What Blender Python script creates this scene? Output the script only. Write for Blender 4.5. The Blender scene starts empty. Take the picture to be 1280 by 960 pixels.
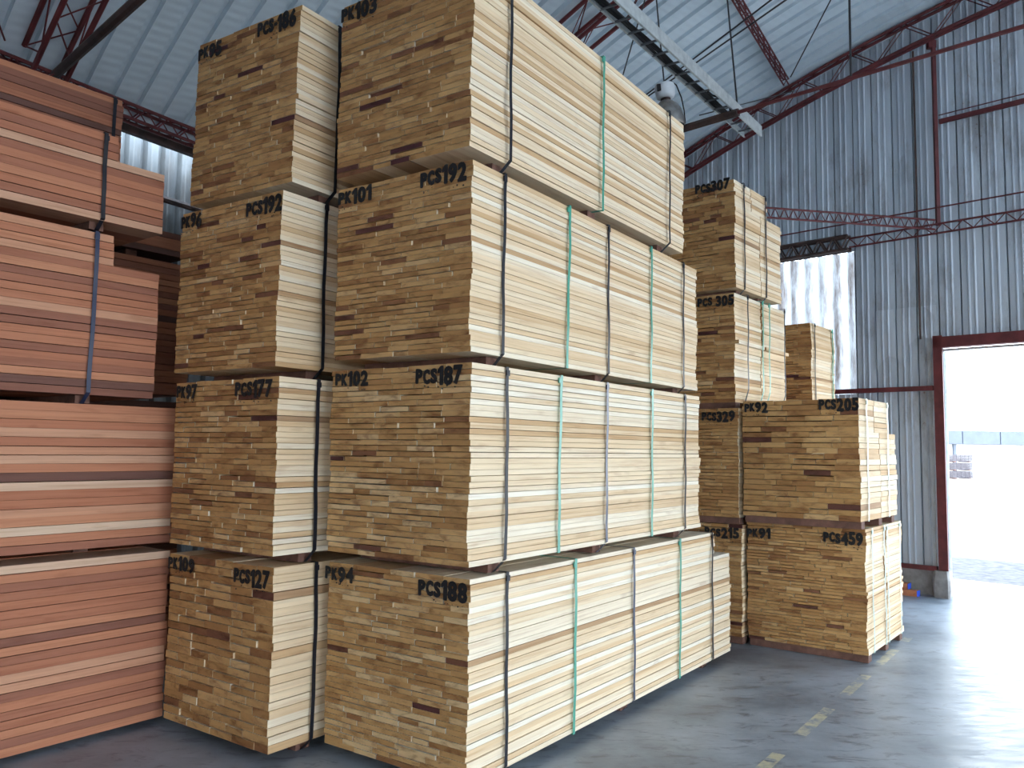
import bpy, math, random
from mathutils import Vector, Matrix
random.seed(7)
scn = bpy.context.scene
COL = scn.collection
R = math.radians

# ---------------------------------------------------------------- camera
F_PX, PITCH, ROLL, EYE = 1030.0, R(4.54), R(0.743), Vector((0, 0, 1.6))
cam_data = bpy.data.cameras.new('camera')
cam_data.sensor_width = 36.0
cam_data.lens = 36.0 * F_PX / 1280.0
cam_data.clip_end = 400
cam = bpy.data.objects.new('camera', cam_data); COL.objects.link(cam)
_r = Vector((1, 0, 0)); _f = Vector((0, math.cos(PITCH), math.sin(PITCH))); _u = Vector((0, -math.sin(PITCH), math.cos(PITCH)))
_c, _s = math.cos(ROLL), math.sin(ROLL)
cr, cu = _c * _r + _s * _u, -_s * _r + _c * _u
cam.matrix_world = Matrix(((cr.x, cu.x, -_f.x, EYE.x), (cr.y, cu.y, -_f.y, EYE.y), (cr.z, cu.z, -_f.z, EYE.z), (0, 0, 0, 1)))
scn.camera = cam

# ---------------------------------------------------------------- light and exposure
SKY_STRENGTH, SUN_STRENGTH, EXPOSURE = 8.0, 9.0, 0.22
world = bpy.data.worlds.new('daylight'); scn.world = world; world.use_nodes = True
wn = world.node_tree; wn.nodes.clear()
wo = wn.nodes.new('ShaderNodeOutputWorld'); wb = wn.nodes.new('ShaderNodeBackground')
tc = wn.nodes.new('ShaderNodeTexCoord'); sx = wn.nodes.new('ShaderNodeSeparateXYZ')
rp = wn.nodes.new('ShaderNodeValToRGB')
rp.color_ramp.elements[0].position = 0.0; rp.color_ramp.elements[0].color = (0.86, 0.94, 1.0, 1)
rp.color_ramp.elements[1].position = 0.7; rp.color_ramp.elements[1].color = (0.62, 0.80, 1.0, 1)
wn.links.new(tc.outputs['Generated'], sx.inputs[0]); wn.links.new(sx.outputs['Z'], rp.inputs[0])
wn.links.new(rp.outputs[0], wb.inputs['Color']); wn.links.new(wb.outputs[0], wo.inputs['Surface'])
wb.inputs['Strength'].default_value = SKY_STRENGTH
sun = bpy.data.lights.new('sun', 'SUN'); sun.energy = SUN_STRENGTH; sun.angle = R(2.0); sun.color = (1.0, 0.97, 0.90)
sun_o = bpy.data.objects.new('sun', sun); COL.objects.link(sun_o)
sun_o.rotation_euler = Vector((0.10, -0.28, -1.0)).to_track_quat('-Z', 'Y').to_euler()
vs = scn.view_settings
vs.view_transform = 'Standard'; vs.look = 'None'; vs.gamma = 1.0; vs.use_curve_mapping = False
vs.exposure = EXPOSURE
scn.display_settings.display_device = 'sRGB'

# ---------------------------------------------------------------- helpers
class MB:
    """collects shapes into one mesh"""
    def __init__(s): s.v = []; s.f = []; s.mi = []; s.tone = []; s.t = (0.5, 0.5, 0.5)
    def add(s, vs_, fs, mi=0):
        b = len(s.v); s.v += [tuple(v) for v in vs_]
        for i, f in enumerate(fs):
            s.f.append(tuple(b + k for k in f)); s.mi.append(mi[i] if isinstance(mi, (list, tuple)) else mi)
            s.tone.append(s.t)
    def box(s, x0, x1, y0, y1, z0, z1, mi=0):
        v = [(x0, y0, z0), (x1, y0, z0), (x1, y1, z0), (x0, y1, z0), (x0, y0, z1), (x1, y0, z1), (x1, y1, z1), (x0, y1, z1)]
        s.add(v, [(0, 3, 2, 1), (4, 5, 6, 7), (0, 1, 5, 4), (2, 3, 7, 6), (1, 2, 6, 5), (3, 0, 4, 7)], mi)
    def tube(s, pts, r, n=6, cap=True):
        pts = [Vector(p) for p in pts]
        if len(pts) < 2: return
        rr = r if isinstance(r, (list, tuple)) else [r] * len(pts)
        rings = []; up = Vector((0, 0, 1))
        d0 = (pts[1] - pts[0]).normalized()
        if abs(d0.z) > 0.95: up = Vector((1, 0, 0))
        for i, p in enumerate(pts):
            d = (pts[min(i + 1, len(pts) - 1)] - pts[max(i - 1, 0)]).normalized()
            a = d.cross(up)
            if a.length < 1e-4: a = d.cross(Vector((0, 1, 0)))
            a.normalize(); b = a.cross(d).normalized()
            rings.append([p + rr[i] * (math.cos(2 * math.pi * k / n) * a + math.sin(2 * math.pi * k / n) * b) for k in range(n)])
        v = [q for ring in rings for q in ring]; f = []
        for i in range(len(pts) - 1):
            for k in range(n):
                f.append((i * n + k, i * n + (k + 1) % n, (i + 1) * n + (k + 1) % n, (i + 1) * n + k))
        if cap: f.append(tuple(range(n - 1, -1, -1))); f.append(tuple((len(pts) - 1) * n + k for k in range(n)))
        s.add(v, f)
    def bar(s, a, b, w, h):
        """square bar from a to b"""
        a = Vector(a); b = Vector(b); d = (b - a).normalized()
        x = d.cross(Vector((0, 0, 1)))
        if x.length < 1e-3: x = Vector((1, 0, 0))
        x.normalize(); y = x.cross(d).normalized()
        v = [p + sx_ * x * w / 2 + sy_ * y * h / 2 for p in (a, b) for sx_, sy_ in ((-1, -1), (1, -1), (1, 1), (-1, 1))]
        s.add(v, [(3, 2, 1, 0), (4, 5, 6, 7), (0, 1, 5, 4), (1, 2, 6, 5), (2, 3, 7, 6), (3, 0, 4, 7)])
    def lathe(s, prof, n=28):
        v = []; f = []
        for (r, z) in prof:
            for k in range(n): v.append((r * math.cos(2 * math.pi * k / n), r * math.sin(2 * math.pi * k / n), z))
        for i in range(len(prof) - 1):
            for k in range(n): f.append((i * n + k, i * n + (k + 1) % n, (i + 1) * n + (k + 1) % n, (i + 1) * n + k))
        s.add(v, f)
    def build(s, name, mats, parent=None, smooth=False, origin=True, tone=False):
        v = s.v; loc = Vector((0, 0, 0))
        if origin and v:
            mn = [min(p[i] for p in v) for i in range(3)]; mx = [max(p[i] for p in v) for i in range(3)]
            loc = Vector(((mn[0] + mx[0]) / 2, (mn[1] + mx[1]) / 2, mn[2]))
            v = [(p[0] - loc.x, p[1] - loc.y, p[2] - loc.z) for p in v]
        me = bpy.data.meshes.new(name); me.from_pydata(v, [], s.f)
        for m in (mats if isinstance(mats, (list, tuple)) else [mats]): me.materials.append(m)
        me.polygons.foreach_set('material_index', s.mi)
        if smooth: me.polygons.foreach_set('use_smooth', [True] * len(s.f))
        if tone:
            at = me.color_attributes.new('tone', 'FLOAT_COLOR', 'CORNER'); buf = []
            for p, t in zip(me.polygons, s.tone): buf += [t[0], t[1], t[2], 1.0] * p.loop_total
            at.data.foreach_set('color', buf)
        me.update()
        o = bpy.data.objects.new(name, me); COL.objects.link(o); o.location = loc
        if parent: o.parent = parent
        return o

def tag(o, label, cat, group=None):
    o['label'] = label; o['category'] = cat
    if group: o['group'] = group
    return o
def thing(name, label, cat, loc=(0, 0, 0), rz=0, group=None):
    o = bpy.data.objects.new(name, None); COL.objects.link(o); o.empty_display_size = 0.1
    o.location = loc; o.rotation_euler = (0, 0, rz)
    return tag(o, label, cat, group)
def structure(o): o['kind'] = 'structure'; return o

# ---------------------------------------------------------------- materials
def mat(name):
    m = bpy.data.materials.new(name); m.use_nodes = True; nt = m.node_tree
    return m, nt, nt.nodes['Principled BSDF']
def N(nt, t, **kw):
    n = nt.nodes.new(t)
    for k, v in kw.items():
        if k in ('operation', 'blend_type', 'data_type', 'attribute_name', 'attribute_type', 'noise_dimensions', 'interpolation', 'wave_type', 'bands_direction', 'vector_type'): setattr(n, k, v)
        else: n.inputs[k.replace('_', ' ')].default_value = v
    return n
def ramp(nt, stops, interp='LINEAR'):
    n = nt.nodes.new('ShaderNodeValToRGB'); cr_ = n.color_ramp; cr_.interpolation = interp
    while len(cr_.elements) < len(stops): cr_.elements.new(0.5)
    for e, (p, c) in zip(cr_.elements, stops): e.position = p; e.color = (*c, 1) if len(c) == 3 else c
    return n
def mixc(nt, mode, fac, a, b):
    n = nt.nodes.new('ShaderNodeMix'); n.data_type = 'RGBA'; n.blend_type = mode
    for key, val in ((0, fac), (6, a), (7, b)):
        if hasattr(val, 'links') or isinstance(val, bpy.types.NodeSocket): nt.links.new(val, n.inputs[key])
        else: n.inputs[key].default_value = val
    return n.outputs[2]
def math_(nt, op, a, b=None):
    n = nt.nodes.new('ShaderNodeMath'); n.operation = op
    for i, val in enumerate((a, b)):
        if val is None: continue
        if isinstance(val, bpy.types.NodeSocket): nt.links.new(val, n.inputs[i])
        else: n.inputs[i].default_value = val
    return n.outputs[0]
def flat(name, col, rough=0.6, metal=0.0, spec=0.4):
    m, nt, b = mat(name); b.inputs['Base Color'].default_value = (*col, 1); b.inputs['Roughness'].default_value = rough
    b.inputs['Metallic'].default_value = metal; b.inputs['Specular IOR Level'].default_value = spec
    return m
def grainy(name, c1, c2, scale=8, rough=0.6, metal=0.0, stretch=(1, 1, 1), rough2=None, bump=0.0):
    m, nt, b = mat(name)
    t = N(nt, 'ShaderNodeTexCoord'); mp = N(nt, 'ShaderNodeMapping'); mp.inputs['Scale'].default_value = stretch
    nt.links.new(t.outputs['Object'], mp.inputs[0])
    no = N(nt, 'ShaderNodeTexNoise', Scale=scale, Detail=5.0, Roughness=0.6); nt.links.new(mp.outputs[0], no.inputs['Vector'])
    r_ = ramp(nt, [(0.3, c1), (0.7, c2)]); nt.links.new(no.outputs[0], r_.inputs[0]); nt.links.new(r_.outputs[0], b.inputs['Base Color'])
    b.inputs['Roughness'].default_value = rough; b.inputs['Metallic'].default_value = metal
    if bump:
        bp = N(nt, 'ShaderNodeBump', Strength=bump, Distance=0.01); nt.links.new(no.outputs[0], bp.inputs['Height']); nt.links.new(bp.outputs[0], b.inputs['Normal'])
    return m

def wood(name, stops, streak, dark, end=False, rough=0.75, spot=0.0):
    """sawn timber; every board carries its own 'tone', the board runs along local Y"""
    m, nt, b = mat(name)
    at = N(nt, 'ShaderNodeAttribute', attribute_name='tone'); sp = N(nt, 'ShaderNodeSeparateColor'); nt.links.new(at.outputs['Color'], sp.inputs[0])
    base = ramp(nt, stops); nt.links.new(sp.outputs[0], base.inputs[0])
    t = N(nt, 'ShaderNodeTexCoord')
    off = N(nt, 'ShaderNodeVectorMath', operation='MULTIPLY_ADD'); nt.links.new(at.outputs['Color'], off.inputs[0]); off.inputs[1].default_value = (37, 23, 51)
    nt.links.new(t.outputs['Object'], off.inputs[2])
    mp = N(nt, 'ShaderNodeMapping'); mp.inputs['Scale'].default_value = (9, 9, 26) if end else (30, 1.6, 55)
    nt.links.new(off.outputs[0], mp.inputs[0])
    no = N(nt, 'ShaderNodeTexNoise', Scale=1.0, Detail=5.0, Roughness=0.62, Distortion=0.6); nt.links.new(mp.outputs[0], no.inputs['Vector'])
    sr = ramp(nt, [(0.30, dark), (0.50, (0.93, 0.93, 0.93)), (0.72, (1.08, 1.06, 1.03))]); nt.links.new(no.outputs[0], sr.inputs[0])
    col = mixc(nt, 'MULTIPLY', streak, base.outputs[0], sr.outputs[0])
    # broad mottling (sap stain, knots)
    mp2 = N(nt, 'ShaderNodeMapping'); mp2.inputs['Scale'].default_value = (3, 3, 6) if end else (8, 2.2, 10); nt.links.new(off.outputs[0], mp2.inputs[0])
    n2 = N(nt, 'ShaderNodeTexNoise', Scale=1.6, Detail=3.0, Roughness=0.5); nt.links.new(mp2.outputs[0], n2.inputs['Vector'])
    r2 = ramp(nt, [(0.62, (0, 0, 0)), (0.74, (1, 1, 1))]); nt.links.new(n2.outputs[0], r2.inputs[0])
    fac = math_(nt, 'MULTIPLY', r2.outputs[0], spot)
    col = mixc(nt, 'MULTIPLY', fac, col, (0.55, 0.42, 0.34, 1))
    nt.links.new(col, b.inputs['Base Color']); b.inputs['Roughness'].default_value = rough; b.inputs['Specular IOR Level'].default_value = 0.25
    bp = N(nt, 'ShaderNodeBump', Strength=0.25, Distance=0.002); nt.links.new(no.outputs[0], bp.inputs['Height']); nt.links.new(bp.outputs[0], b.inputs['Normal'])
    return m
M = {}
M['pale_side'] = wood('pale sawn timber', [(0.0, (0.42, 0.26, 0.15)), (0.07, (0.62, 0.40, 0.21)), (0.2, (0.76, 0.55, 0.33)), (0.6, (0.86, 0.69, 0.47)), (1.0, (0.93, 0.85, 0.70))], 0.75, (0.72, 0.60, 0.50), spot=0.35)
M['pale_end'] = wood('pale timber end grain', [(0.0, (0.09, 0.03, 0.03)), (0.04, (0.22, 0.09, 0.045)), (0.12, (0.36, 0.17, 0.062)), (0.5, (0.52, 0.285, 0.105)), (0.85, (0.63, 0.375, 0.155)), (1.0, (0.74, 0.51, 0.26))], 1.0, (0.42, 0.31, 0.25), end=True, spot=0.6)
M['red_side'] = wood('reddish sawn timber', [(0.0, (0.15, 0.075, 0.06)), (0.12, (0.29, 0.12, 0.08)), (0.45, (0.48, 0.19, 0.105)), (0.75, (0.58, 0.26, 0.145)), (0.9, (0.64, 0.38, 0.25)), (1.0, (0.76, 0.58, 0.42))], 0.7, (0.70, 0.60, 0.55), spot=0.4)
M['red_end'] = wood('reddish timber end grain', [(0.0, (0.16, 0.07, 0.05)), (1.0, (0.42, 0.19, 0.11))], 0.7, (0.6, 0.5, 0.45), end=True)
M['skid'] = grainy('rough skid timber', (0.10, 0.047, 0.034), (0.24, 0.115, 0.08), scale=14, rough=0.85)
M['strap_black'] = flat('black plastic strap', (0.012, 0.013, 0.02), 0.42)
M['strap_blue'] = flat('dark blue plastic strap', (0.018, 0.03, 0.075), 0.32, spec=0.6)
M['strap_green'] = flat('green plastic strap', (0.06, 0.34, 0.24), 0.32, spec=0.7)
M['strap_pale'] = flat('pale green plastic strap', (0.36, 0.50, 0.46), 0.30, spec=0.7)
M['ink'] = flat('black stencil paint', (0.012, 0.011, 0.012), 0.8)
M['red_steel'] = grainy('red oxide painted steel', (0.075, 0.013, 0.016), (0.16, 0.028, 0.03), scale=7, rough=0.55)
M['dark_steel'] = grainy('dark rusty steel pipe', (0.035, 0.022, 0.02), (0.10, 0.055, 0.045), scale=9, rough=0.6)
M['rod'] = flat('thin dark steel rod', (0.03, 0.03, 0.035), 0.5)
M['galv'] = grainy('galvanised tray steel', (0.42, 0.45, 0.45), (0.62, 0.65, 0.64), scale=16, rough=0.45, metal=0.35)
M['cable'] = flat('black cable sheath', (0.012, 0.012, 0.014), 0.6)
M['concrete'] = grainy('rough cast concrete', (0.20, 0.19, 0.185), (0.36, 0.35, 0.34), scale=9, rough=0.9, bump=0.4)
M['apron'] = grainy('outdoor concrete', (0.50, 0.48, 0.45), (0.62, 0.60, 0.57), scale=2, rough=0.9)

def sheet(name, c1, c2, grime, rust, metal=0.3, rough=0.5, vertical=True, amount=0.6):
    m, nt, b = mat(name)
    g_ = N(nt, 'ShaderNodeNewGeometry')
    mp = N(nt, 'ShaderNodeMapping'); mp.inputs['Scale'].default_value = (7, 7, 0.45) if vertical else (0.7, 0.7, 0.7)
    nt.links.new(g_.outputs['Position'], mp.inputs[0])
    no = N(nt, 'ShaderNodeTexNoise', Scale=1.0, Detail=6.0, Roughness=0.62); nt.links.new(mp.outputs[0], no.inputs['Vector'])
    r1 = ramp(nt, [(0.32, c1), (0.68, c2)]); nt.links.new(no.outputs[0], r1.inputs[0])
    mp2 = N(nt, 'ShaderNodeMapping'); mp2.inputs['Scale'].default_value = (2.2, 2.2, 0.8); nt.links.new(g_.outputs['Position'], mp2.inputs[0])
    n2 = N(nt, 'ShaderNodeTexNoise', Scale=1.3, Detail=8.0, Roughness=0.7); nt.links.new(mp2.outputs[0], n2.inputs['Vector'])
    r2 = ramp(nt, [(0.50, (0, 0, 0)), (0.66, (1, 1, 1))]); nt.links.new(n2.outputs[0], r2.inputs[0])
    col = mixc(nt, 'MIX', math_(nt, 'MULTIPLY', r2.outputs[0], amount), r1.outputs[0], (*grime, 1))
    n3 = N(nt, 'ShaderNodeTexNoise', Scale=22.0, Detail=4.0, Roughness=0.7); nt.links.new(g_.outputs['Position'], n3.inputs['Vector'])
    r3 = ramp(nt, [(0.62, (0, 0, 0)), (0.70, (1, 1, 1))]); nt.links.new(n3.outputs[0], r3.inputs[0])
    fac = math_(nt, 'MULTIPLY', math_(nt, 'MULTIPLY', r3.outputs[0], r2.outputs[0]), amount)
    col = mixc(nt, 'MIX', fac, col, (*rust, 1))
    nt.links.new(col, b.inputs['Base Color']); b.inputs['Metallic'].default_value = metal * 0.2; b.inputs['Roughness'].default_value = rough
    return m
M['wall_sheet'] = sheet('weathered corrugated wall sheet', (0.43, 0.48, 0.54), (0.60, 0.67, 0.74), (0.27, 0.27, 0.28), (0.20, 0.09, 0.05), amount=0.75)
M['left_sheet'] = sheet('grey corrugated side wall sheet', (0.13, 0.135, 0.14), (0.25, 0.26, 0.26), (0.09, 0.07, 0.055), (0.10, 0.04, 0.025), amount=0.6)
M['roof_sheet'] = None
def crimp(m):
    nt = m.node_tree; b = nt.nodes['Principled BSDF']; g2 = nt.nodes.new('ShaderNodeNewGeometry')
    d = N(nt, 'ShaderNodeVectorMath', operation='DOT_PRODUCT'); nt.links.new(g2.outputs['Position'], d.inputs[0]); d.inputs[1].default_value = (0.71934, -0.69466, 0.1)
    h = math_(nt, 'SINE', math_(nt, 'MULTIPLY', d.outputs['Value'], 2 * math.pi / 0.085))
    bp = N(nt, 'ShaderNodeBump', Strength=0.35, Distance=0.004); nt.links.new(h, bp.inputs['Height']); nt.links.new(bp.outputs[0], b.inputs['Normal']); return m
M['roof_sheet'] = crimp(sheet('arched roof sheet', (0.60, 0.70, 0.77), (0.70, 0.80, 0.86), (0.55, 0.64, 0.70), (0.36, 0.40, 0.42), metal=0.15, rough=0.5, vertical=False, amount=0.3))

# translucent skylight sheet let into the gable wall
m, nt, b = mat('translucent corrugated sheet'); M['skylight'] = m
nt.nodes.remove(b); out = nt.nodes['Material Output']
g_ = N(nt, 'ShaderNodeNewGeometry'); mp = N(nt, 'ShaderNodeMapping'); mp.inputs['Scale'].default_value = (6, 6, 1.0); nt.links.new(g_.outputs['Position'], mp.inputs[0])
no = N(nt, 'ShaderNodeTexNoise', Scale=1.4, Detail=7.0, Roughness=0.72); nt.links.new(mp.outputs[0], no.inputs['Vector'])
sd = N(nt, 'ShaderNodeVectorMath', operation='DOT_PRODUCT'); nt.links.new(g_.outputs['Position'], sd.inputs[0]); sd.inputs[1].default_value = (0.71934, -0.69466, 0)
rib_shade = math_(nt, 'MULTIPLY', math_(nt, 'SINE', math_(nt, 'MULTIPLY', sd.outputs['Value'], 2 * math.pi / 0.19)), 0.10)      # light and shade bands of the corrugation, painted into the colour
r1 = ramp(nt, [(0.30, (0.10, 0.08, 0.07)), (0.42, (0.20, 0.20, 0.21)), (0.56, (0.34, 0.365, 0.375))]); nt.links.new(math_(nt, 'ADD', no.outputs[0], rib_shade), r1.inputs[0])
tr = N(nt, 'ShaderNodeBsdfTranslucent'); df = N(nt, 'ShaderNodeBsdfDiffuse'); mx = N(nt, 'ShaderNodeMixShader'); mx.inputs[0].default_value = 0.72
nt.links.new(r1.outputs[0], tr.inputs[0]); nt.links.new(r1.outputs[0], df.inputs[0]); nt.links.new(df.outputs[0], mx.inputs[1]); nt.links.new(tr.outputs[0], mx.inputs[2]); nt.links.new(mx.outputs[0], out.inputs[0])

# ---------------------------------------------------------------- the building frame: s runs along the gable wall, l along the hall
P0 = Vector((4.895, 9.434, 0)); GV = Vector((0.71934, -0.69466, 0)); LV = Vector((0.51504, 0.85717, 0))
GN = Vector((-GV.y, GV.x, 0))                                       # outward normal of the gable wall
def BW(s, l, z=0.0): return P0 + GV * s + LV * l + Vector((0, 0, z))
def arch(s): return 6.842 + 0.1843 * s - 0.026 * s * s
S0, S1, L0 = -6.47, 13.4, -15.0

# painted lines + polished concrete floor
m, nt, b = mat('polished grey concrete floor'); M['floor'] = m
g_ = N(nt, 'ShaderNodeNewGeometry'); pos = g_.outputs['Position']
n1 = N(nt, 'ShaderNodeTexNoise', Scale=0.9, Detail=7.0, Roughness=0.62); nt.links.new(pos, n1.inputs['Vector'])
mp = N(nt, 'ShaderNodeMapping'); mp.inputs['Rotation'].default_value = (0, 0, R(-20)); mp.inputs['Scale'].default_value = (4.0, 10.0, 1); nt.links.new(pos, mp.inputs[0])
n2 = N(nt, 'ShaderNodeTexNoise', Scale=1.3, Detail=8.0, Roughness=0.7, Distortion=0.8); nt.links.new(mp.outputs[0], n2.inputs['Vector'])
r1 = ramp(nt, [(0.36, (0.15, 0.178, 0.21)), (0.5, (0.27, 0.31, 0.355)), (0.64, (0.37, 0.42, 0.48))]); nt.links.new(n1.outputs[0], r1.inputs[0])
r2 = ramp(nt, [(0.36, (0.32, 0.32, 0.34)), (0.47, (0.88, 0.88, 0.9)), (0.62, (1, 1, 1)), (0.75, (1.25, 1.22, 1.18))]); nt.links.new(n2.outputs[0], r2.inputs[0])
col = mixc(nt, 'MULTIPLY', 0.8, r1.outputs[0], r2.outputs[0])
# worn yellow dashes down the aisle, in hall coordinates
loc = N(nt, 'ShaderNodeVectorMath', operation='SUBTRACT'); nt.links.new(pos, loc.inputs[0]); loc.inputs[1].default_value = (P0.x - 0.46 * GV.x - 6.27 * LV.x, P0.y - 0.46 * GV.y - 6.27 * LV.y, 0)
ld = Vector((P0.x, P0.y, 0)); aisle = (BW(-0.15, -2.7) - BW(-0.46, -6.27)).normalized(); an = Vector((aisle.y, -aisle.x, 0))
d1 = N(nt, 'ShaderNodeVectorMath', operation='DOT_PRODUCT'); nt.links.new(loc.outputs[0], d1.inputs[0]); d1.inputs[1].default_value = aisle
d2 = N(nt, 'ShaderNodeVectorMath', operation='DOT_PRODUCT'); nt.links.new(loc.outputs[0], d2.inputs[0]); d2.inputs[1].default_value = an
line = math_(nt, 'LESS_THAN', math_(nt, 'ABSOLUTE', d2.outputs['Value']), 0.035)
ph = math_(nt, 'FRACT', math_(nt, 'ADD', math_(nt, 'DIVIDE', d1.outputs['Value'], 0.98), 0.42))
dash = math_(nt, 'MULTIPLY', math_(nt, 'LESS_THAN', ph, 0.62), math_(nt, 'LESS_THAN', d1.outputs['Value'], 3.7))
n3 = N(nt, 'ShaderNodeTexNoise', Scale=9.0, Detail=6.0, Roughness=0.7); nt.links.new(pos, n3.inputs['Vector'])
worn = ramp(nt, [(0.42, (0, 0, 0)), (0.56, (1, 1, 1))]); nt.links.new(n3.outputs[0], worn.inputs[0])
fac = math_(nt, 'MULTIPLY', math_(nt, 'MULTIPLY', line, dash), math_(nt, 'MULTIPLY', worn.outputs[0], 0.75))
col = mixc(nt, 'MIX', fac, col, (0.62, 0.56, 0.34, 1))
nt.links.new(col, b.inputs['Base Color'])
rr_ = ramp(nt, [(0.3, (0.28, 0.28, 0.28)), (0.7, (0.52, 0.52, 0.52))]); nt.links.new(n2.outputs[0], rr_.inputs[0]); nt.links.new(rr_.outputs[0], b.inputs['Roughness'])
b.inputs['Specular IOR Level'].default_value = 0.6
bp = N(nt, 'ShaderNodeBump', Strength=0.12, Distance=0.01); nt.links.new(n2.outputs[0], bp.inputs['Height']); nt.links.new(bp.outputs[0], b.inputs['Normal'])

m, nt, b = mat('sandy gravel yard'); M['yard'] = m
g_ = N(nt, 'ShaderNodeNewGeometry')
n1 = N(nt, 'ShaderNodeTexNoise', Scale=1.2, Detail=10.0, Roughness=0.8); nt.links.new(g_.outputs['Position'], n1.inputs['Vector'])
r1 = ramp(nt, [(0.38, (0.22, 0.20, 0.20)), (0.55, (0.50, 0.46, 0.43)), (0.7, (0.62, 0.58, 0.54))]); nt.links.new(n1.outputs[0], r1.inputs[0])
nt.links.new(r1.outputs[0], b.inputs['Base Color']); b.inputs['Roughness'].default_value = 0.95

# ---------------------------------------------------------------- structure
def quad_slab(name, pts, z0, z1, material):
    mb = MB(); v = [(p.x, p.y, z0) for p in pts] + [(p.x, p.y, z1) for p in pts]
    mb.add(v, [(3, 2, 1, 0), (4, 5, 6, 7), (0, 1, 5, 4), (1, 2, 6, 5), (2, 3, 7, 6), (3, 0, 4, 7)])
    return structure(mb.build(name, material))
quad_slab('floor', [BW(-7.0, L0), BW(S1 + 0.3, L0), BW(S1 + 0.3, 0.35), BW(-7.0, 0.35)], -0.15, 0.0, M['floor'])
quad_slab('trim_1', [BW(-7.0, 0.38), BW(S1 + 6, 0.38), BW(S1 + 6, 1.75), BW(-7.0, 1.75)], -0.15, -0.01, M['apron'])
mb = MB(); c = P0
mb.add([(-60, -60, -0.16), (140, -60, -0.16), (140, 160, -0.16), (-60, 160, -0.16), (-60, -60, -0.3), (140, -60, -0.3), (140, 160, -0.3), (-60, 160, -0.3)], [(0, 1, 2, 3), (7, 6, 5, 4), (0, 4, 5, 1), (1, 5, 6, 2), (2, 6, 7, 3), (3, 7, 4, 0)])
structure(mb.build('ground', M['yard']))
M['gravel'] = grainy('dark gravel', (0.015, 0.016, 0.021), (0.085, 0.085, 0.10), scale=7, rough=0.95)  # colour set very dark to keep the daylit strip from burning out
quad_slab('trim_5', [BW(-8, 1.76), BW(S1 + 6, 1.76), BW(S1 + 6, 4.2), BW(-8, 4.6)], -0.16, -0.02, M['gravel'])
mb = MB()
yp = [BW(-30, 1.75), BW(60, 1.75), BW(60, 120), BW(-30, 120)]
mb.add([(p.x, p.y, -0.16) for p in yp] + [(p.x, p.y, -0.03) for p in yp], [(3, 2, 1, 0), (4, 5, 6, 7), (0, 1, 5, 4), (1, 2, 6, 5), (2, 3, 7, 6), (3, 0, 4, 7)])
structure(mb.build('trim_2', M['yard']))

# arched roof of ribbed sheets; a raised rib every quarter metre, running over the arch
mb = MB(); ls = []; l = L0
prof = [(0.0, 0.0), (0.175, 0.0), (0.185, 0.055), (0.24, 0.055)]
while l < 0.42:
    ls += [(l + a, h) for a, h in prof]; l += 0.25
ns = 78; ss = [S0 + (S1 - S0) * i / ns for i in range(ns + 1)]
v = []; f = []
for s in ss:
    for (ll, h) in ls: v.append(BW(s, ll, arch(s) + h))
nl = len(ls)
for i in range(ns):
    for j in range(nl - 1): f.append((i * nl + j, i * nl + j + 1, (i + 1) * nl + j + 1, (i + 1) * nl + j))
mb.add(v, f); roof = structure(mb.build('ceiling', M['roof_sheet'], origin=False))
sm = roof.modifiers.new('thickness', 'SOLIDIFY'); sm.thickness = 0.004; sm.offset = 1

WPROF = [(0.0, 0.045), (0.05, 0.045), (0.065, 0.0), (0.30, 0.0), (0.345, -0.014), (0.385, -0.014), (0.43, 0.0), (0.58, 0.0), (0.625, -0.014), (0.665, -0.014), (0.71, 0.0), (0.985, 0.0)]
def corr(mb, sA, sB, bottom, top, period=0.24, phase=0.02, lc=0.22, prof=WPROF, place=None):
    """vertical corrugated sheet between sA and sB; top/bottom are functions or numbers of s"""
    pts = []
    k0 = math.floor((sA - phase) / period) - 1; k1 = math.ceil((sB - phase) / period) + 1
    for k in range(k0, k1):
        for a, h in prof:
            s = phase + (k + a) * period
            if sA <= s <= sB: pts.append((s, h))
    pts = [(sA, 0.0)] + pts + [(sB, 0.0)]
    v = []; f = []
    for (s, h) in pts:
        zb = bottom(s) if callable(bottom) else bottom; zt = top(s) if callable(top) else top
        v += [place(s, h, zb), place(s, h, zt)]
    for i in range(len(pts) - 1): f.append((2 * i, 2 * i + 2, 2 * i + 3, 2 * i + 1))
    mb.add(v, f)
def gp(s, h, z): return P0 + GV * s + LV * 0.12 + GN * h + Vector((0, 0, z))
rt = lambda s: arch(s) + 0.01
DW0, DW1, DH = 0.06, 4.45, 2.86                                    # the doorway
WN0, WN1, WZ0, WZ1 = -2.86, -0.94, 2.34, 4.135                      # the skylight panel
mb = MB()
corr(mb, -6.75, WN0, 0.3, rt, place=gp); corr(mb, WN0, WN1, 0.3, WZ0, place=gp); corr(mb, WN0, WN1, WZ1, rt, place=gp)
corr(mb, WN1, DW0, 0.3, rt, place=gp); corr(mb, DW0, DW1, DH, rt, place=gp); corr(mb, DW1, S1, 0.3, rt, place=gp)
w = structure(mb.build('wall_back', M['wall_sheet'], origin=False)); w.modifiers.new('thickness', 'SOLIDIFY').thickness = 0.003
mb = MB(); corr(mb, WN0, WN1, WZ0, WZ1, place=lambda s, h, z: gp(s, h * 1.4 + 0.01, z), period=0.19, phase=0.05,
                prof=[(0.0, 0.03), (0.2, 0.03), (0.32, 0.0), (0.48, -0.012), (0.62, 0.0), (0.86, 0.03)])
w = structure(mb.build('window_1', M['skylight'], origin=False))
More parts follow.
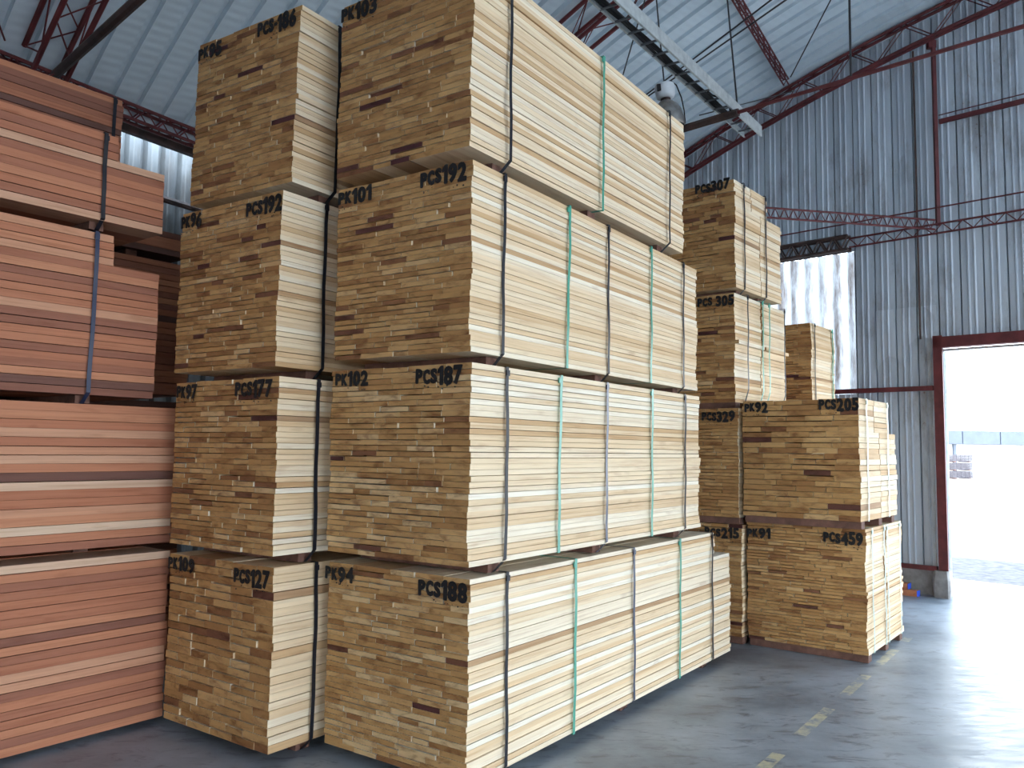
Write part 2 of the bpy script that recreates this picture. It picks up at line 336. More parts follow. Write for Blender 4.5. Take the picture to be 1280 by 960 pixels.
# a lapped patch of older sheets beside the door, torn along its lower edge
mb = MB()
def torn(s): return 2.62 + 0.16 * abs(math.sin(s * 9.0)) + (0.22 if s > -0.35 else 0) + (0.35 if s > -0.14 else 0)
corr(mb, -0.70, 0.0, torn, lambda s: 3.35, place=lambda s, h, z: gp(s, h - 0.014, z))
M['patch'] = sheet('pale lapped patch sheet', (0.46, 0.51, 0.57), (0.68, 0.75, 0.82), (0.30, 0.30, 0.31), (0.2, 0.09, 0.05), amount=0.4)
structure(mb.build('trim_3', M['patch'], origin=False))

# left wall: its sheets stand outside the eave, so daylight falls down their face through the slot
LN = Vector((-LV.y, LV.x, 0))
mb = MB()
def lp(s, h, z): return P0 + GV * -6.78 + LV * s + LN * h + Vector((0, 0, z))
corr(mb, L0, 0.1, 0.0, 4.98, period=0.2, phase=0.0, place=lp, prof=[(0.0, 0.05), (0.16, 0.05), (0.26, 0.0), (0.42, -0.012), (0.56, 0.0), (0.86, 0.0)])
w = structure(mb.build('wall_left', M['left_sheet'], origin=False)); w.modifiers.new('thickness', 'SOLIDIFY').thickness = 0.003
# unseen wall behind the viewer; opening added and sized to light pack ends
mb = MB(); fp = lambda s, h, z: P0 + GV * s + LV * (L0 + 0.05) - GN * h + Vector((0, 0, z))
corr(mb, -6.75, 2.5, 0.0, rt, place=fp); corr(mb, 2.5, 7.0, 3.0, rt, place=fp); corr(mb, 7.0, S1, 0.0, rt, place=fp)
w = structure(mb.build('wall_front_unseen', M['wall_sheet'], origin=False)); w.modifiers.new('thickness', 'SOLIDIFY').thickness = 0.003

# concrete plinth under the gable sheets
def along(mb, s0, s1, l0, l1, z0, z1):
    p = [BW(s0, l0), BW(s1, l0), BW(s1, l1), BW(s0, l1)]
    v = [(q.x, q.y, z0) for q in p] + [(q.x, q.y, z1) for q in p]
    mb.add(v, [(3, 2, 1, 0), (4, 5, 6, 7), (0, 1, 5, 4), (1, 2, 6, 5), (2, 3, 7, 6), (3, 0, 4, 7)])
mb = MB(); along(mb, -6.6, -0.11, 0.05, 0.24, 0.0, 0.28); structure(mb.build('baseboard_back', M['concrete']))
mb = MB(); along(mb, DW1, S1, 0.05, 0.24, 0.0, 0.28); structure(mb.build('baseboard_right', M['concrete']))
# door frame
door = bpy.data.objects.new('door_1', None); COL.objects.link(door); door.location = BW(2.2, 0); structure(door)
def local(mb, o):
    mb.v = [(x - o.location.x, y - o.location.y, z - o.location.z) for x, y, z in mb.v]; return mb
mb = MB(); along(mb, -0.045, 0.055, -0.02, 0.10, 0.3, 2.97); local(mb, door).build('door_post', M['red_steel'], door)
mb = MB(); along(mb, DW1 - 0.05, DW1 + 0.05, -0.02, 0.10, 0.0, 2.97); local(mb, door).build('door_post', M['red_steel'], door)
mb = MB(); along(mb, -0.045, DW1 + 0.05, -0.02, 0.10, 2.83, 2.955); local(mb, door).build('door_lintel', M['red_steel'], door)
mb = MB(); along(mb, 0.056, DW1 - 0.05, 0.101, 0.30, 2.80, 2.826); local(mb, door).build('door_track', M['galv'], door)
mb = MB(); along(mb, 0.04, 0.075, 0.27, 0.30, 0.03, 2.80); local(mb, door).build('outer_jamb', M['galv'], door)
# pedestal of the door post, chipped corners
mb = MB()
base_ = [(-0.11, -0.05), (0.07, -0.07), (0.09, 0.2), (-0.11, 0.2)]
rows_ = [(0.0, 1.0), (0.08, 1.04), (0.2, 1.03), (0.26, 0.92), (0.295, 0.86)]
v = []; f = []
for z, k in rows_:
    ring = []
    for i in range(4):
        a = base_[i]; b2 = base_[(i + 1) % 4]
        for t_ in (0.12, 0.5, 0.88):
            s = (a[0] + (b2[0] - a[0]) * t_ + 0.01) * k - 0.01; l = (a[1] + (b2[1] - a[1]) * t_ - 0.07) * k + 0.07
            v.append(BW(s + random.uniform(-.004, .004), l + random.uniform(-.004, .004), z))
n_ = 12
for i in range(len(rows_) - 1):
    for k in range(n_): f.append((i * n_ + k, i * n_ + (k + 1) % n_, (i + 1) * n_ + (k + 1) % n_, (i + 1) * n_ + k))
f.append(tuple((len(rows_) - 1) * n_ + k for k in range(n_)))
mb.add(v, f); structure(mb.build('trim_4', M['concrete']))

# ---------------------------------------------------------------- steelwork
def zig(mb, pa, pb, n, r=0.007):
    """zigzag web between two parallel chords given as functions of t in 0..1"""
    pts = [(pa if i % 2 == 0 else pb)(i / n) for i in range(n + 1)]
    for a, b_ in zip(pts, pts[1:]): mb.tube([a, b_], r, 4, cap=False)
def arch_truss(lc, label, r=0.022, webn=60, hw=0.16):
    t = thing('arch_truss', label, 'roof truss', BW(3.5, lc, 4.5), 0, 'arched lattice trusses under the roof')
    o = Vector(t.location); sm_ = 40
    def ch(dl, dz): return lambda u: BW(-6.05 + (S1 + 5.9) * u, lc + dl, arch(-6.05 + (S1 + 5.9) * u) - dz) - o
    A, B_, C_, D_ = ch(-hw, 0.05), ch(hw, 0.05), ch(-hw * 0.8, 0.36), ch(hw * 0.8, 0.36)
    for nm, fn in (('top_chord', A), ('top_chord', B_), ('bottom_chord', C_), ('bottom_chord', D_)):
        mb = MB(); mb.tube([fn(i / sm_) for i in range(sm_ + 1)], r, 6); mb.build(nm, M['red_steel'], t)
    for p, q in ((A, C_), (B_, D_), (A, B_), (C_, D_)):
        mb = MB(); zig(mb, p, q, webn); mb.build('lattice_web', M['red_steel'], t)
    return t
arch_truss(-0.10, 'dark red arched lattice truss lying against the grey end wall', hw=0.055, r=0.02)
arch_truss(-4.02, 'dark red arched lattice truss crossing the roof above the front centre stack')
arch_truss(-8.43, 'dark red arched lattice truss at upper left above the reddish timber')

def lattice(name, a, b_, h, w, n, label, cat, group=None, r=0.012, wr=0.006, matn='red_steel', lab2=None):
    """straight lattice girder from a to b (world), depth h, width w"""
    a = Vector(a); b_ = Vector(b_); t = thing(name, label, cat, (a + b_) / 2, 0, group); o = Vector(t.location)
    d = (b_ - a).normalized(); x = d.cross(Vector((0, 0, 1))).normalized()
    cs = [lambda u, k=k, j=j: a + (b_ - a) * u + x * k * w / 2 + Vector((0, 0, j * h / 2)) - o for k, j in ((-1, 1), (1, 1), (1, -1), (-1, -1))]
    if w == 0: cs = [cs[0], cs[2]]
    for k, c_ in enumerate(cs):
        mb = MB(); mb.tube([c_(0), c_(1)], r, 6); mb.build('chord', M[matn], t)
    pairs = [(cs[0], cs[1])] if w == 0 else [(cs[0], cs[3]), (cs[1], cs[2]), (cs[0], cs[1]), (cs[3], cs[2])]
    for p, q in pairs: mb = MB(); zig(mb, p, q, n, wr); mb.build('lattice_web', M[matn], t)
    return t
# purlins between trusses
for (s, l0, l1, lab) in ((-1.68, -3.85, -0.42, 'red lattice purlin running from the end wall truss over the cable tray'),
                         (0.45, -3.85, -0.42, 'red lattice purlin at the top edge, right of the roof')):
    lattice('roof_purlin', BW(s, l0, arch(s) - 0.11), BW(s, l1, arch(s) - 0.11), 0.07, 0.06, 26, lab, 'purlin', r=0.011)
# girder along the left eave
lattice('eave_girder', BW(-6.2, -14.5, 4.58), BW(-6.2, -0.45, 4.58), 0.13, 0.10, 120, 'dark red lattice girder along the eave above the left wall', 'girder', r=0.016, wr=0.007)
mb = MB(); mb.bar(BW(-6.42, -14.6, 4.52), BW(-6.42, -0.3, 4.52), 0.06, 0.07)
tag(mb.build('eave_beam', M['dark_steel']), 'dark beam under the left eave, just above the bright strip of wall', 'beam')
mb = MB(); mb.tube([BW(-6.70, -14.6, 4.06), BW(-6.70, -0.1, 4.06)], 0.035, 8)
tag(mb.build('wall_rail', M['dark_steel']), 'dark horizontal rail across the left corrugated wall', 'rail')
# tie beams
def tie(l, z, sA, sM, label):
    t = thing('tie_beam', label, 'tie beam', BW(sA, l, z), 0, 'straight ties under the arched trusses'); o = Vector(t.location)
    mb = MB(); mb.tube([BW(sA, l, z) - o, BW(sM, l, z) - o], 0.036, 8); mb.build('sleeve_pipe', M['dark_steel'], t)
    mb = MB(); mb.tube([BW(sM - 0.1, l, z) - o, BW(13.2, l, z) - o], 0.017, 8); mb.build('tie_rod', M['red_steel'], t)
tie(-3.98, 4.53, -5.98, -1.28, 'thin red tie rod with a dark brown sleeve crossing below the cable tray')
tie(-8.38, 4.53, -5.9, -1.9, 'dark diagonal pipe rising from the eave at the upper left')
# rods
def rod(pts, label, r=0.007, m_='rod', name='hanger_rod', cat='rod', group=None):
    mb = MB(); mb.tube(pts, r, 6); tag(mb.build(name, M[m_]), label, cat, group)
rod([BW(-0.31, -3.98, arch(-0.31) - 0.38), BW(-0.31, -3.98, 4.53)], 'thin vertical hanger rod down to the red tie, right of the cable tray', 0.009)
rod([BW(-1.62, -3.3, arch(-1.62) - 0.14), BW(-1.36, -3.75, 4.72)], 'thin dark rod holding up the far end of the cable tray from the red purlin', 0.008)
rod([BW(0.45, -3.86, arch(.45) - 0.2), BW(-1.6, -0.5, arch(-1.6) - 0.12)], 'long thin brace rod running down to the end wall truss beside the purlin joint', 0.008, name='brace_rod')
rod([Vector((1.261, 7.947, 5.107)), Vector((1.972, 5.75, 4.981))], 'upper of two thin cables rising right from behind the lamp', 0.007, name='brace_cable')
rod([Vector((1.292, 8.046, 5.134)), Vector((2.089, 5.75, 4.982))], 'lower of two thin cables rising right from behind the lamp', 0.007, name='brace_cable')
rod([Vector((1.70, 7.391, 4.70)), Vector((2.899, 8.328, 5.365))], 'thin rod passing from the tall stack toward the end wall truss', 0.006, name='brace_cable')

M['dull_galv'] = flat('dull grey steel rung', (0.13, 0.14, 0.15), 0.5)
# cable tray (ladder type)
tA0, tA1 = BW(-1.87, -10.4, 4.62), BW(-1.27, -3.22, 4.62)
tray = thing('cable_tray', 'pale galvanised ladder cable tray with black cables hanging under the roof', 'cable tray', tA1, 0); o = Vector(tray.location)
td = (tA1 - tA0).normalized(); tx = Vector((td.y, -td.x, 0)); TW = 0.17
for k, hh in ((0, 0.10), (-1, 0.045)):
    mb = MB(); a = tA0 + tx * k * TW - o; b_ = tA1 + tx * k * TW - o
    mb.bar(a, b_, 0.008, hh)
    for zz in (-1, 1): mb.bar(a + Vector((0, 0, zz * hh / 2)) - tx * 0.005 * (1 if k == 0 else -1), b_ + Vector((0, 0, zz * hh / 2)) - tx * 0.005 * (1 if k == 0 else -1), 0.014, 0.004)
    mb.build('side_rail', M['galv'], tray)
Lt = (tA1 - tA0).length; nr = int(Lt / 0.20)
for i in range(nr):
    p = tA0 + td * (0.1 + i * 0.20) - o
    mb = MB(); mb.bar(p - Vector((0, 0, 0.02)), p - tx * TW - Vector((0, 0, 0.02)), 0.014, 0.012); mb.build('rung', M['dull_galv'], tray)
for k, (q, zz) in enumerate(((0.112, 0.008), (0.130, 0.012), (0.148, 0.008), (0.135, 0.028))):
    mb = MB(); mb.tube([tA0 + td * (Lt - 0.5) * i / 30 - tx * (q + 0.006 * math.sin(i * 1.3 + k)) + Vector((0, 0, zz + 0.004 * math.sin(i * 0.9 + k))) - o for i in range(31)], 0.011, 6)
    mb.build('cable', M['cable'], tray)
mb = MB(); mb.tube([tA1 - td * 1.1 - tx * 0.08 - o, tA1 - td * 0.9 - tx * 0.12 + Vector((0, 0, .05)) - o, tA1 - td * 0.72 - tx * 0.05 + Vector((0, 0, .06)) - o, tA1 - td * 0.55 - tx * 0.09 - o], 0.008, 6); mb.build('cable', M['cable'], tray)

# high-bay lamp
lamp = thing('high_bay_lamp', 'grey bell-shaped industrial lamp with white ballast housing hanging behind the tall stack', 'lamp', (1.385, 7.27, 4.56), 0); lamp.scale = (1.0, 1.0, 1.0); lamp.rotation_euler = (0, -R(5), 0)
M['alu'] = grainy('dusty spun aluminium', (0.24, 0.19, 0.15), (0.52, 0.50, 0.48), scale=7, rough=0.35, metal=0.8)
M['ballast'] = grainy('white painted housing', (0.62, 0.66, 0.70), (0.72, 0.75, 0.78), scale=10, rough=0.4)
mb = MB(); mb.lathe([(0.147, -0.03), (0.153, -0.025), (0.153, 0.0), (0.148, 0.06), (0.134, 0.12), (0.108, 0.165), (0.075, 0.198), (0.05, 0.215), (0.044, 0.212), (0.10, 0.16), (0.128, 0.117), (0.142, 0.06), (0.147, 0.0), (0.147, -0.03)]); mb.build('reflector', M['alu'], lamp, smooth=True)
mb = MB(); mb.lathe([(0.001, 0.245), (0.045, 0.245), (0.045, 0.18), (0.001, 0.18)]); mb.build('neck', M['dark_steel'], lamp, smooth=False)
mb = MB(); mb.lathe([(0.001, 0.24), (0.06, 0.241), (0.078, 0.25), (0.086, 0.268), (0.092, 0.355), (0.088, 0.368), (0.001, 0.376)]); mb.build('ballast_housing', M['ballast'], lamp, smooth=True)
mb = MB(); mb.lathe([(0.001, -0.025), (0.146, -0.02), (0.146, -0.035), (0.001, -0.045)]); mb.build('lens', flat('dark lamp glass', (0.05, 0.05, 0.055), 0.15), lamp)
mb = MB(); mb.box(-0.083, -0.05, -0.08, -0.055, 0.29, 0.35); mb.build('rating_plate', M['cable'], lamp)
mb = MB(); mb.tube([(0, 0, 0.375), (0, 0, arch(-2.6) - 4.56 - 0.02)], 0.007, 6); mb.build('suspension_rod', M['rod'], lamp)
mb = MB(); mb.tube([(0.02, 0, 0.375), (0.07, 0, 0.40), (0.11, 0, 0.36), (0.145, 0, 0.24), (0.158, 0, 0.12), (0.158, 0, 0.0)], 0.006, 6); mb.build('power_cord', M['cable'], lamp, smooth=True)
rod([BW(-5.5, -9.1, arch(-5.5) - 0.12), BW(-6.0, -8.75, arch(-6.0) - 0.12)], 'thin red brace rod at the far upper left corner', 0.008, 'red_steel', 'brace_rod')
rod([Vector((0.93, 6.964, 4.858)), Vector((1.137, 6.92, 5.60))], 'thin dark rod slanting up left of the lamp', 0.007, name='brace_rod')

# framing in front of the gable sheets
mb = MB(); mb.bar(BW(0.05, 0.0, 4.26), BW(0.05, 0.0, arch(0.05) - 0.36), 0.04, 0.04); mb.bar(BW(0.03, 0.0, 6.40), BW(0.03, 0.0, 6.49), 0.09, 0.06)
tag(mb.build('wall_column', M['red_steel']), 'slender red steel column from the lattice girder up to the roof truss', 'column')
mb = MB(); mb.tube([BW(-0.18, 0.03, 2.95), BW(-0.18, 0.03, arch(-0.18) - 0.36)], 0.012, 6)
tag(mb.build('down_pipe', M['dark_steel']), 'thin dark conduit beside the red column on the end wall', 'pipe')
mb = MB(); mb.bar(BW(0.09, 0.03, 5.50), BW(S1 - .3, 0.03, 5.50), 0.04, 0.05); mb.tube([BW(0.09, -0.02, 5.56), BW(S1 - .3, -0.02, 5.56)], 0.007, 5)
tag(mb.build('wall_girt', M['red_steel']), 'red horizontal rail on the upper end wall right of the column', 'wall rail')
mb = MB(); mb.bar(BW(-6.5, 0.02, 2.37), BW(-0.05, 0.02, 2.37), 0.05, 0.055)
tag(mb.build('wall_girt', M['red_steel']), 'red horizontal rail left of the doorway below the bright panel', 'wall rail')
mb = MB(); mb.bar(BW(-6.5, 0.03, 0.31), BW(-0.06, 0.03, 0.31), 0.06, 0.05)
tag(mb.build('wall_girt', M['red_steel']), 'red sill rail on the low concrete wall left of the doorway', 'wall rail')
lattice('lattice_girder', BW(-0.98, -0.02, 4.22), BW(S1 - .4, -0.02, 4.22), 0.11, 0.0, 130, 'flat dark red lattice girder along the end wall above the doorway', 'girder')
lattice('lattice_girder', BW(-1.85, -2.15, 4.25), BW(0.02, -0.10, 4.25), 0.11, 0.0, 44, 'flat red lattice girder reaching from the end wall toward the right-hand stack', 'girder')
lattice('lattice_girder', BW(-6.5, -0.02, 4.22), BW(-0.98, -0.02, 4.22), 0.17, 0.09, 60, 'heavy dark lattice girder above the bright translucent panel', 'girder', r=0.022, wr=0.011, matn='dark_steel')
mb = MB(); mb.box(-2.75, 2.75, -0.02, 0.02, -0.025, 0.025)
mb.v = [tuple(BW(-3.72, 0.085, 4.155) + GV * x + LV * y + Vector((0, 0, z))) for x, y, z in mb.v]
tag(mb.build('head_beam', M['dark_steel']), 'dark rusty beam along the top of the bright translucent panel', 'beam')
rod([BW(-3.0, -0.16, 4.43), BW(S1 - .5, -0.16, 4.43)], 'thin dark red rod running just above the lattice girder on the end wall', 0.009, 'red_steel', 'wall_rod')

# ---------------------------------------------------------------- lumber packs
def board_box(mb, x0, x1, y0, y1, z0, z1):
    # faces: bottom, top, near end, far end, right, left -> ends use slot 1
    mb.box(x0, x1, y0, y1, z0, z1, [0, 0, 1, 1, 0, 0])
def ribbon(mb, path, y, w, th):
    n = len(path); outer = []
    for i in range(n):
        (xa, za), (xb, zb), (xc, zc) = path[i - 1], path[i], path[(i + 1) % n]
        d1 = Vector((xb - xa, zb - za)); d2 = Vector((xc - xb, zc - zb))
        if d1.length: d1.normalize()
        if d2.length: d2.normalize()
        nn = Vector((d1.y + d2.y, -(d1.x + d2.x)))
        if nn.length < 1e-6: nn = Vector((d1.y, -d1.x))
        nn.normalize(); outer.append((xb - nn.x * th, zb - nn.y * th))
    v = []; f = []
    ys = y if isinstance(y, list) else [y] * n
    for i in range(n):
        v += [(path[i][0], ys[i] - w / 2, path[i][1]), (path[i][0], ys[i] + w / 2, path[i][1]), (outer[i][0], ys[i] - w / 2, outer[i][1]), (outer[i][0], ys[i] + w / 2, outer[i][1])]
    for i in range(n):
        j = (i + 1) % n; a, b_ = 4 * i, 4 * j
        f += [(a, b_, b_ + 1, a + 1), (a + 2, a + 3, b_ + 3, b_ + 2), (a, a + 2, b_ + 2, b_), (a + 1, b_ + 1, b_ + 3, a + 3)]
    mb.add(v, f)
GLYPH = {}
def glyph(ch):
    """outline of one stencil character, height 1, lower left at the origin: (verts, faces, width)"""
    if ch in GLYPH: return GLYPH[ch]
    if ch == ' ': g_r = ([], [], 0.30)
    elif ch == '-': g_r = ([(0, .42), (.3, .42), (.3, .58), (0, .58)], [(0, 1, 2, 3)], 0.30)
    elif ch == '1': g_r = ([(.17, 0), (.36, 0), (.36, 1), (.20, 1), (.0, .80), (.0, .66), (.17, .76)], [(0, 1, 2, 3, 6), (3, 4, 5, 6)], 0.36)
    else:
        cu_ = bpy.data.curves.new('glyph', 'FONT'); cu_.body = ch; cu_.size = 1.0; cu_.offset = 0.02; cu_.resolution_u = 3
        to = bpy.data.objects.new('glyph', cu_); COL.objects.link(to); dg = bpy.context.evaluated_depsgraph_get(); dg.update()
        me = bpy.data.meshes.new_from_object(to.evaluated_get(dg)); bpy.data.objects.remove(to); bpy.data.curves.remove(cu_)
        xs = [v.co.x for v in me.vertices]; ys = [v.co.y for v in me.vertices]; h = max(ys) - min(ys)
        g_r = ([((v.co.x - min(xs)) / h, (v.co.y - min(ys)) / h) for v in me.vertices], [tuple(p.vertices) for p in me.polygons], min(0.62, (max(xs) - min(xs)) / h))
        k = g_r[2] / ((max(xs) - min(xs)) / h); g_r = ([(x * k, y) for x, y in g_r[0]], g_r[1], g_r[2])
        bpy.data.meshes.remove(me)
    GLYPH[ch] = g_r; return g_r
def lettering(parent, text, xc, width, zc, height, ynear):
    x = 0.0; chars = []
    for ch in text:
        g_ = glyph(ch); big = ch.isdigit(); k = 1.12 if big else 0.86
        chars.append((x, g_, k, random.uniform(-0.05, 0.05), random.uniform(-0.04, 0.04))); x += g_[2] * k + 0.15
    tw = x - 0.15; lm = MB()
    for (x0, (gv, gf, gw), k, dy, sl_) in chars:
        pts = [((x0 + a * k - tw / 2) / tw * width, ((b_ - 0.5) * k + dy + sl_ * (a - .3)) * height) for a, b_ in gv]
        for q in range(9):
            rr2 = 0.0 if q == 8 else height * 0.055
            dx, dz_ = rr2 * math.cos(q * math.pi / 4), rr2 * math.sin(q * math.pi / 4)
            lm.add([(a + dx, -q * 0.00002, c_ + dz_) for a, c_ in pts], gf)
    # overspray under the letters
    for q in range(7):
        a = random.uniform(-width / 2, width / 2); zz = -height * random.uniform(0.62, 0.95); r0 = height * random.uniform(0.03, 0.08)
        lm.add([(a + r0 * random.uniform(.6, 1.5) * math.cos(t_ * math.pi / 4), 0.0, zz + r0 * random.uniform(.5, 1.0) * math.sin(t_ * math.pi / 4)) for t_ in range(8)], [tuple(range(8))])
    me = bpy.data.meshes.new('stencil_lettering'); me.from_pydata([(a, b_, c_) for a, b_, c_ in lm.v], [], lm.f); me.materials.append(M['ink'])
    o = bpy.data.objects.new('stencil_lettering', me); COL.objects.link(o); o.location = (xc, ynear, zc); o.parent = parent
    sm2 = o.modifiers.new('paint', 'SOLIDIFY'); sm2.thickness = 0.0008; sm2.offset = 0
    return o

def pack(label, corner, yaw, w, h, rows, pieces, lens, group, texts=(), straps=(), skids=(), skid_h=0.056, kind='pale', top_rows=None, joint=None, jit=0.004, jitl=0.012,
         name='lumber_pack', cut=100, lean=0.0, gap_joint=0.0, bias=0.0, skid_full=False, over=()):
    """corner = lower near right corner of the boards (x, y, z); lens = (length of lower rows, length of upper rows, rows from top that are shorter)"""
    L_ = Vector((math.sin(R(yaw)), math.cos(R(yaw)), 0)); W_ = Vector((-L_.y, L_.x, 0))
    lmax, lshort, nshort = lens if isinstance(lens, (tuple, list)) else (lens, lens, 0)
    base = Vector(corner) + W_ * (w / 2) + L_ * (lmax / 2); base.z = corner[2] - skid_h
    t = thing(name, label, 'lumber pack', base, -R(yaw), group)
    y00 = -lmax / 2; zz0 = skid_h
    lay = h / rows; boards = []
    npr = pieces / rows / (2 if joint else 1); acc = 0.0
    ro = random.uniform(0, 6)
    for r_ in range(rows):
        acc += npr; n = int(acc); acc -= n; n = max(3, n)
        ws = [random.uniform(0.55, 1.45) for _ in range(n)]; tot = sum(ws)
        wl = w - random.uniform(0.0, 0.012)
        off = 0.005 * math.sin(r_ * 0.35 + ro) + random.uniform(-jit, jit) + lean * (r_ / rows - 0.5)
        if r_ in over: off += 0.035
        x = -wl / 2 + off
        z0 = zz0 + r_ * lay; th = lay * random.uniform(0.94, 0.99)
        ll = lshort if r_ >= rows - nshort else lmax
        spans = [(0.0, ll)] if not joint else [(0.0, min(joint, ll * 0.5) if r_ >= rows - nshort else joint), (min(joint, ll * 0.5) if r_ >= rows - nshort else joint, ll)]
        xs = []
        for i in range(n): bw = ws[i] / tot * wl; xs.append((x, x + bw)); x += bw
        for si, (ya, yb) in enumerate(spans):
            for i, (xa, xb) in enumerate(xs):
                near = random.uniform(0, 0.004) + (random.uniform(0.005, 0.011) if random.random() < 0.05 else 0)
                if si: near = 0.004 + gap_joint * (1 if r_ > rows * 0.45 else 0.2) + random.uniform(0, .004)
                far = random.uniform(-jitl, jitl * 0.6)
                if joint and si == 0: far = -0.003
                dz = random.uniform(0, lay * 0.02); hk = random.choice((0.995, 0.98, 0.955, 0.925)) if i == n - 1 else random.choice((0.98, 0.94, 0.90, 0.86, 0.80)); gp_ = random.choice((0.0006, 0.001, 0.002, 0.004, 0.006)) if i < n - 1 else 0.0004
                boards.append((i == n - 1, si, xb - xa, (xa + 0.0006, xb - gp_, y00 + ya + near, y00 + yb + far, z0 + dz, z0 + dz + th * hk), r_))
    side, end = (M['pale_side'], M['pale_end']) if kind == 'pale' else (M['red_side'], M['red_end'])
    order = sorted(range(len(boards)), key=lambda k: (-10 if boards[k][0] and boards[k][1] == 0 else -5 if boards[k][0] else (0 if boards[k][1] == 0 else 5), -boards[k][2]))
    rest = MB(); prev = 0.5
    for rank, k in enumerate(order):
        bb = boards[k][3]
        tone = (min(1, max(0, random.betavariate(2.2, 1.9) + bias)) if random.random() > 0.06 else random.uniform(0, 0.12), random.random(), random.random())
        if rank < cut:
            mb = MB(); mb.t = tone; board_box(mb, *bb); mb.build('board', [side, end], t, tone=True)
        else: rest.t = tone; board_box(rest, *bb)
    if rest.v:
        o_ = rest.build('board', [side, end], t, tone=True); o_['kind'] = 'stuff'
    for (yy, half) in skids:
        mb = MB(); xw = w / 2 - (0.0 if skid_full else 0.06 if kind == 'pale' or straps else 0.25)
        mb.box(-w / 2 + 0.02, xw, y00 + yy - half, y00 + yy + half, 0.0, skid_h - 0.001); mb.build('skid', M['skid'], t)
    for (yy, mname, loops) in straps:
        xo = w / 2 + 0.012 + abs(lean) / 2; top = zz0 + h + 0.002; tt = 0.0014
        xr = xo + (0.036 if over else 0)
        pth = [(-xo, top), (xr, top)]
        nseg = 8
        for i in range(1, nseg): pth.append((xr - 0.003 * math.sin(i * 1.7 + yy) - 0.0, top + (zz0 - top) * i / nseg))
        if loops: pth += [(xo, zz0 + 0.012), (w / 2 - 0.055, 0.003), (w / 2 - 0.062, -0.0015), (-w / 2 + 0.018, -0.0015), (-xo, zz0 + 0.01)]
        else: pth += [(xo, zz0 - 0.003), (-xo, zz0 - 0.003)]
        ph_ = random.uniform(0, 6); amp = 0.004
        ysl = [y00 + yy + amp * math.sin(ph_ + q[1] * 5.0) + (0.016 * (q[1] - zz0) / h if mname == 'strap_green' else 0.0) for q in pth]
        mb = MB(); ribbon(mb, pth, ysl, 0.0235, -tt); so = mb.build('strap', M[mname], t)
        mb = MB(); zc = zz0 + h - 0.02
        mb.box(xr - 0.004, xr + 0.004, y00 + yy - 0.013, y00 + yy + 0.013, zc - 0.022, zc + 0.006); ck = mb.build('corner_clip', M[mname], so); ck.location = ck.location - so.location
    for (s_, dist, width, below, height) in texts:
        lettering(t, s_, w / 2 - dist, width, zz0 + h - below, height, y00 - 0.0045)
    return t

CG, BG, RG, DG, EG = ('pale packs in the front centre stack', 'pale packs in the narrow stack left of centre', 'reddish packs in the front left stack', 'short pale packs beside the doorway', 'pale packs behind the tall centre stack')
K, G_, U_, P_ = 'strap_black', 'strap_green', 'strap_blue', 'strap_pale'
# centre stack
pack('pale lumber pack stencilled PK94 PCS188, on the floor in the front centre stack', (-0.184, 3.882, 0.06), 35.53, 0.955, 0.938, 35, 188, (3.30, 2.97, 7), CG,
     [('PK94', 0.867, 0.207, 0.061, 0.068), ('PCS188', 0.162, 0.296, 0.068, 0.078)], [(0.288, K, 1), (0.924, G_, 0), (1.64, U_, 1), (2.32, G_, 0), (2.91, K, 1)], [(0.288, 0.045), (1.64, 0.045), (2.91, 0.045)], bias=0.16)
pack('pale lumber pack stencilled PK102 PCS187, second from the floor in the front centre stack', (-0.190, 3.810, 1.06), 35.33, 0.94, 0.942, 34, 187, 2.70, CG,
     [('PK102', 0.785, 0.235, 0.049, 0.066), ('PCS187', 0.194, 0.285, 0.055, 0.076)], [(0.276, K, 1), (0.76, G_, 0), (1.289, U_, 1), (1.886, G_, 0), (2.419, K, 1)], [(0.276, 0.045), (1.289, 0.045), (2.419, 0.045)], bias=0.12)
pack('pale lumber pack stencilled PK101 PCS192, third from the floor in the front centre stack', (-0.203, 3.885, 2.063), 34.21, 0.916, 0.936, 35, 192, 2.87, CG,
     [('PK101', 0.787, 0.24, 0.055, 0.072), ('PCS192', 0.18, 0.286, 0.05, 0.08)], [(0.261, K, 1), (0.899, G_, 0), (1.397, K, 1), (2.016, G_, 0), (2.587, K, 1)], [(0.261, 0.045), (1.397, 0.045), (2.587, 0.045)])
pack('pale lumber pack stencilled PK103, topmost of the front centre stack', (-0.213, 3.866, 3.059), 34.78, 0.924, 0.973, 34, 190, 2.585, CG,
     [('PK103', 0.784, 0.262, 0.059, 0.08)], [(0.302, K, 1), (1.286, G_, 0), (2.28, K, 1)], [(0.302, 0.045), (1.286, 0.045), (2.28, 0.045)], bias=-0.08, lean=0.02)
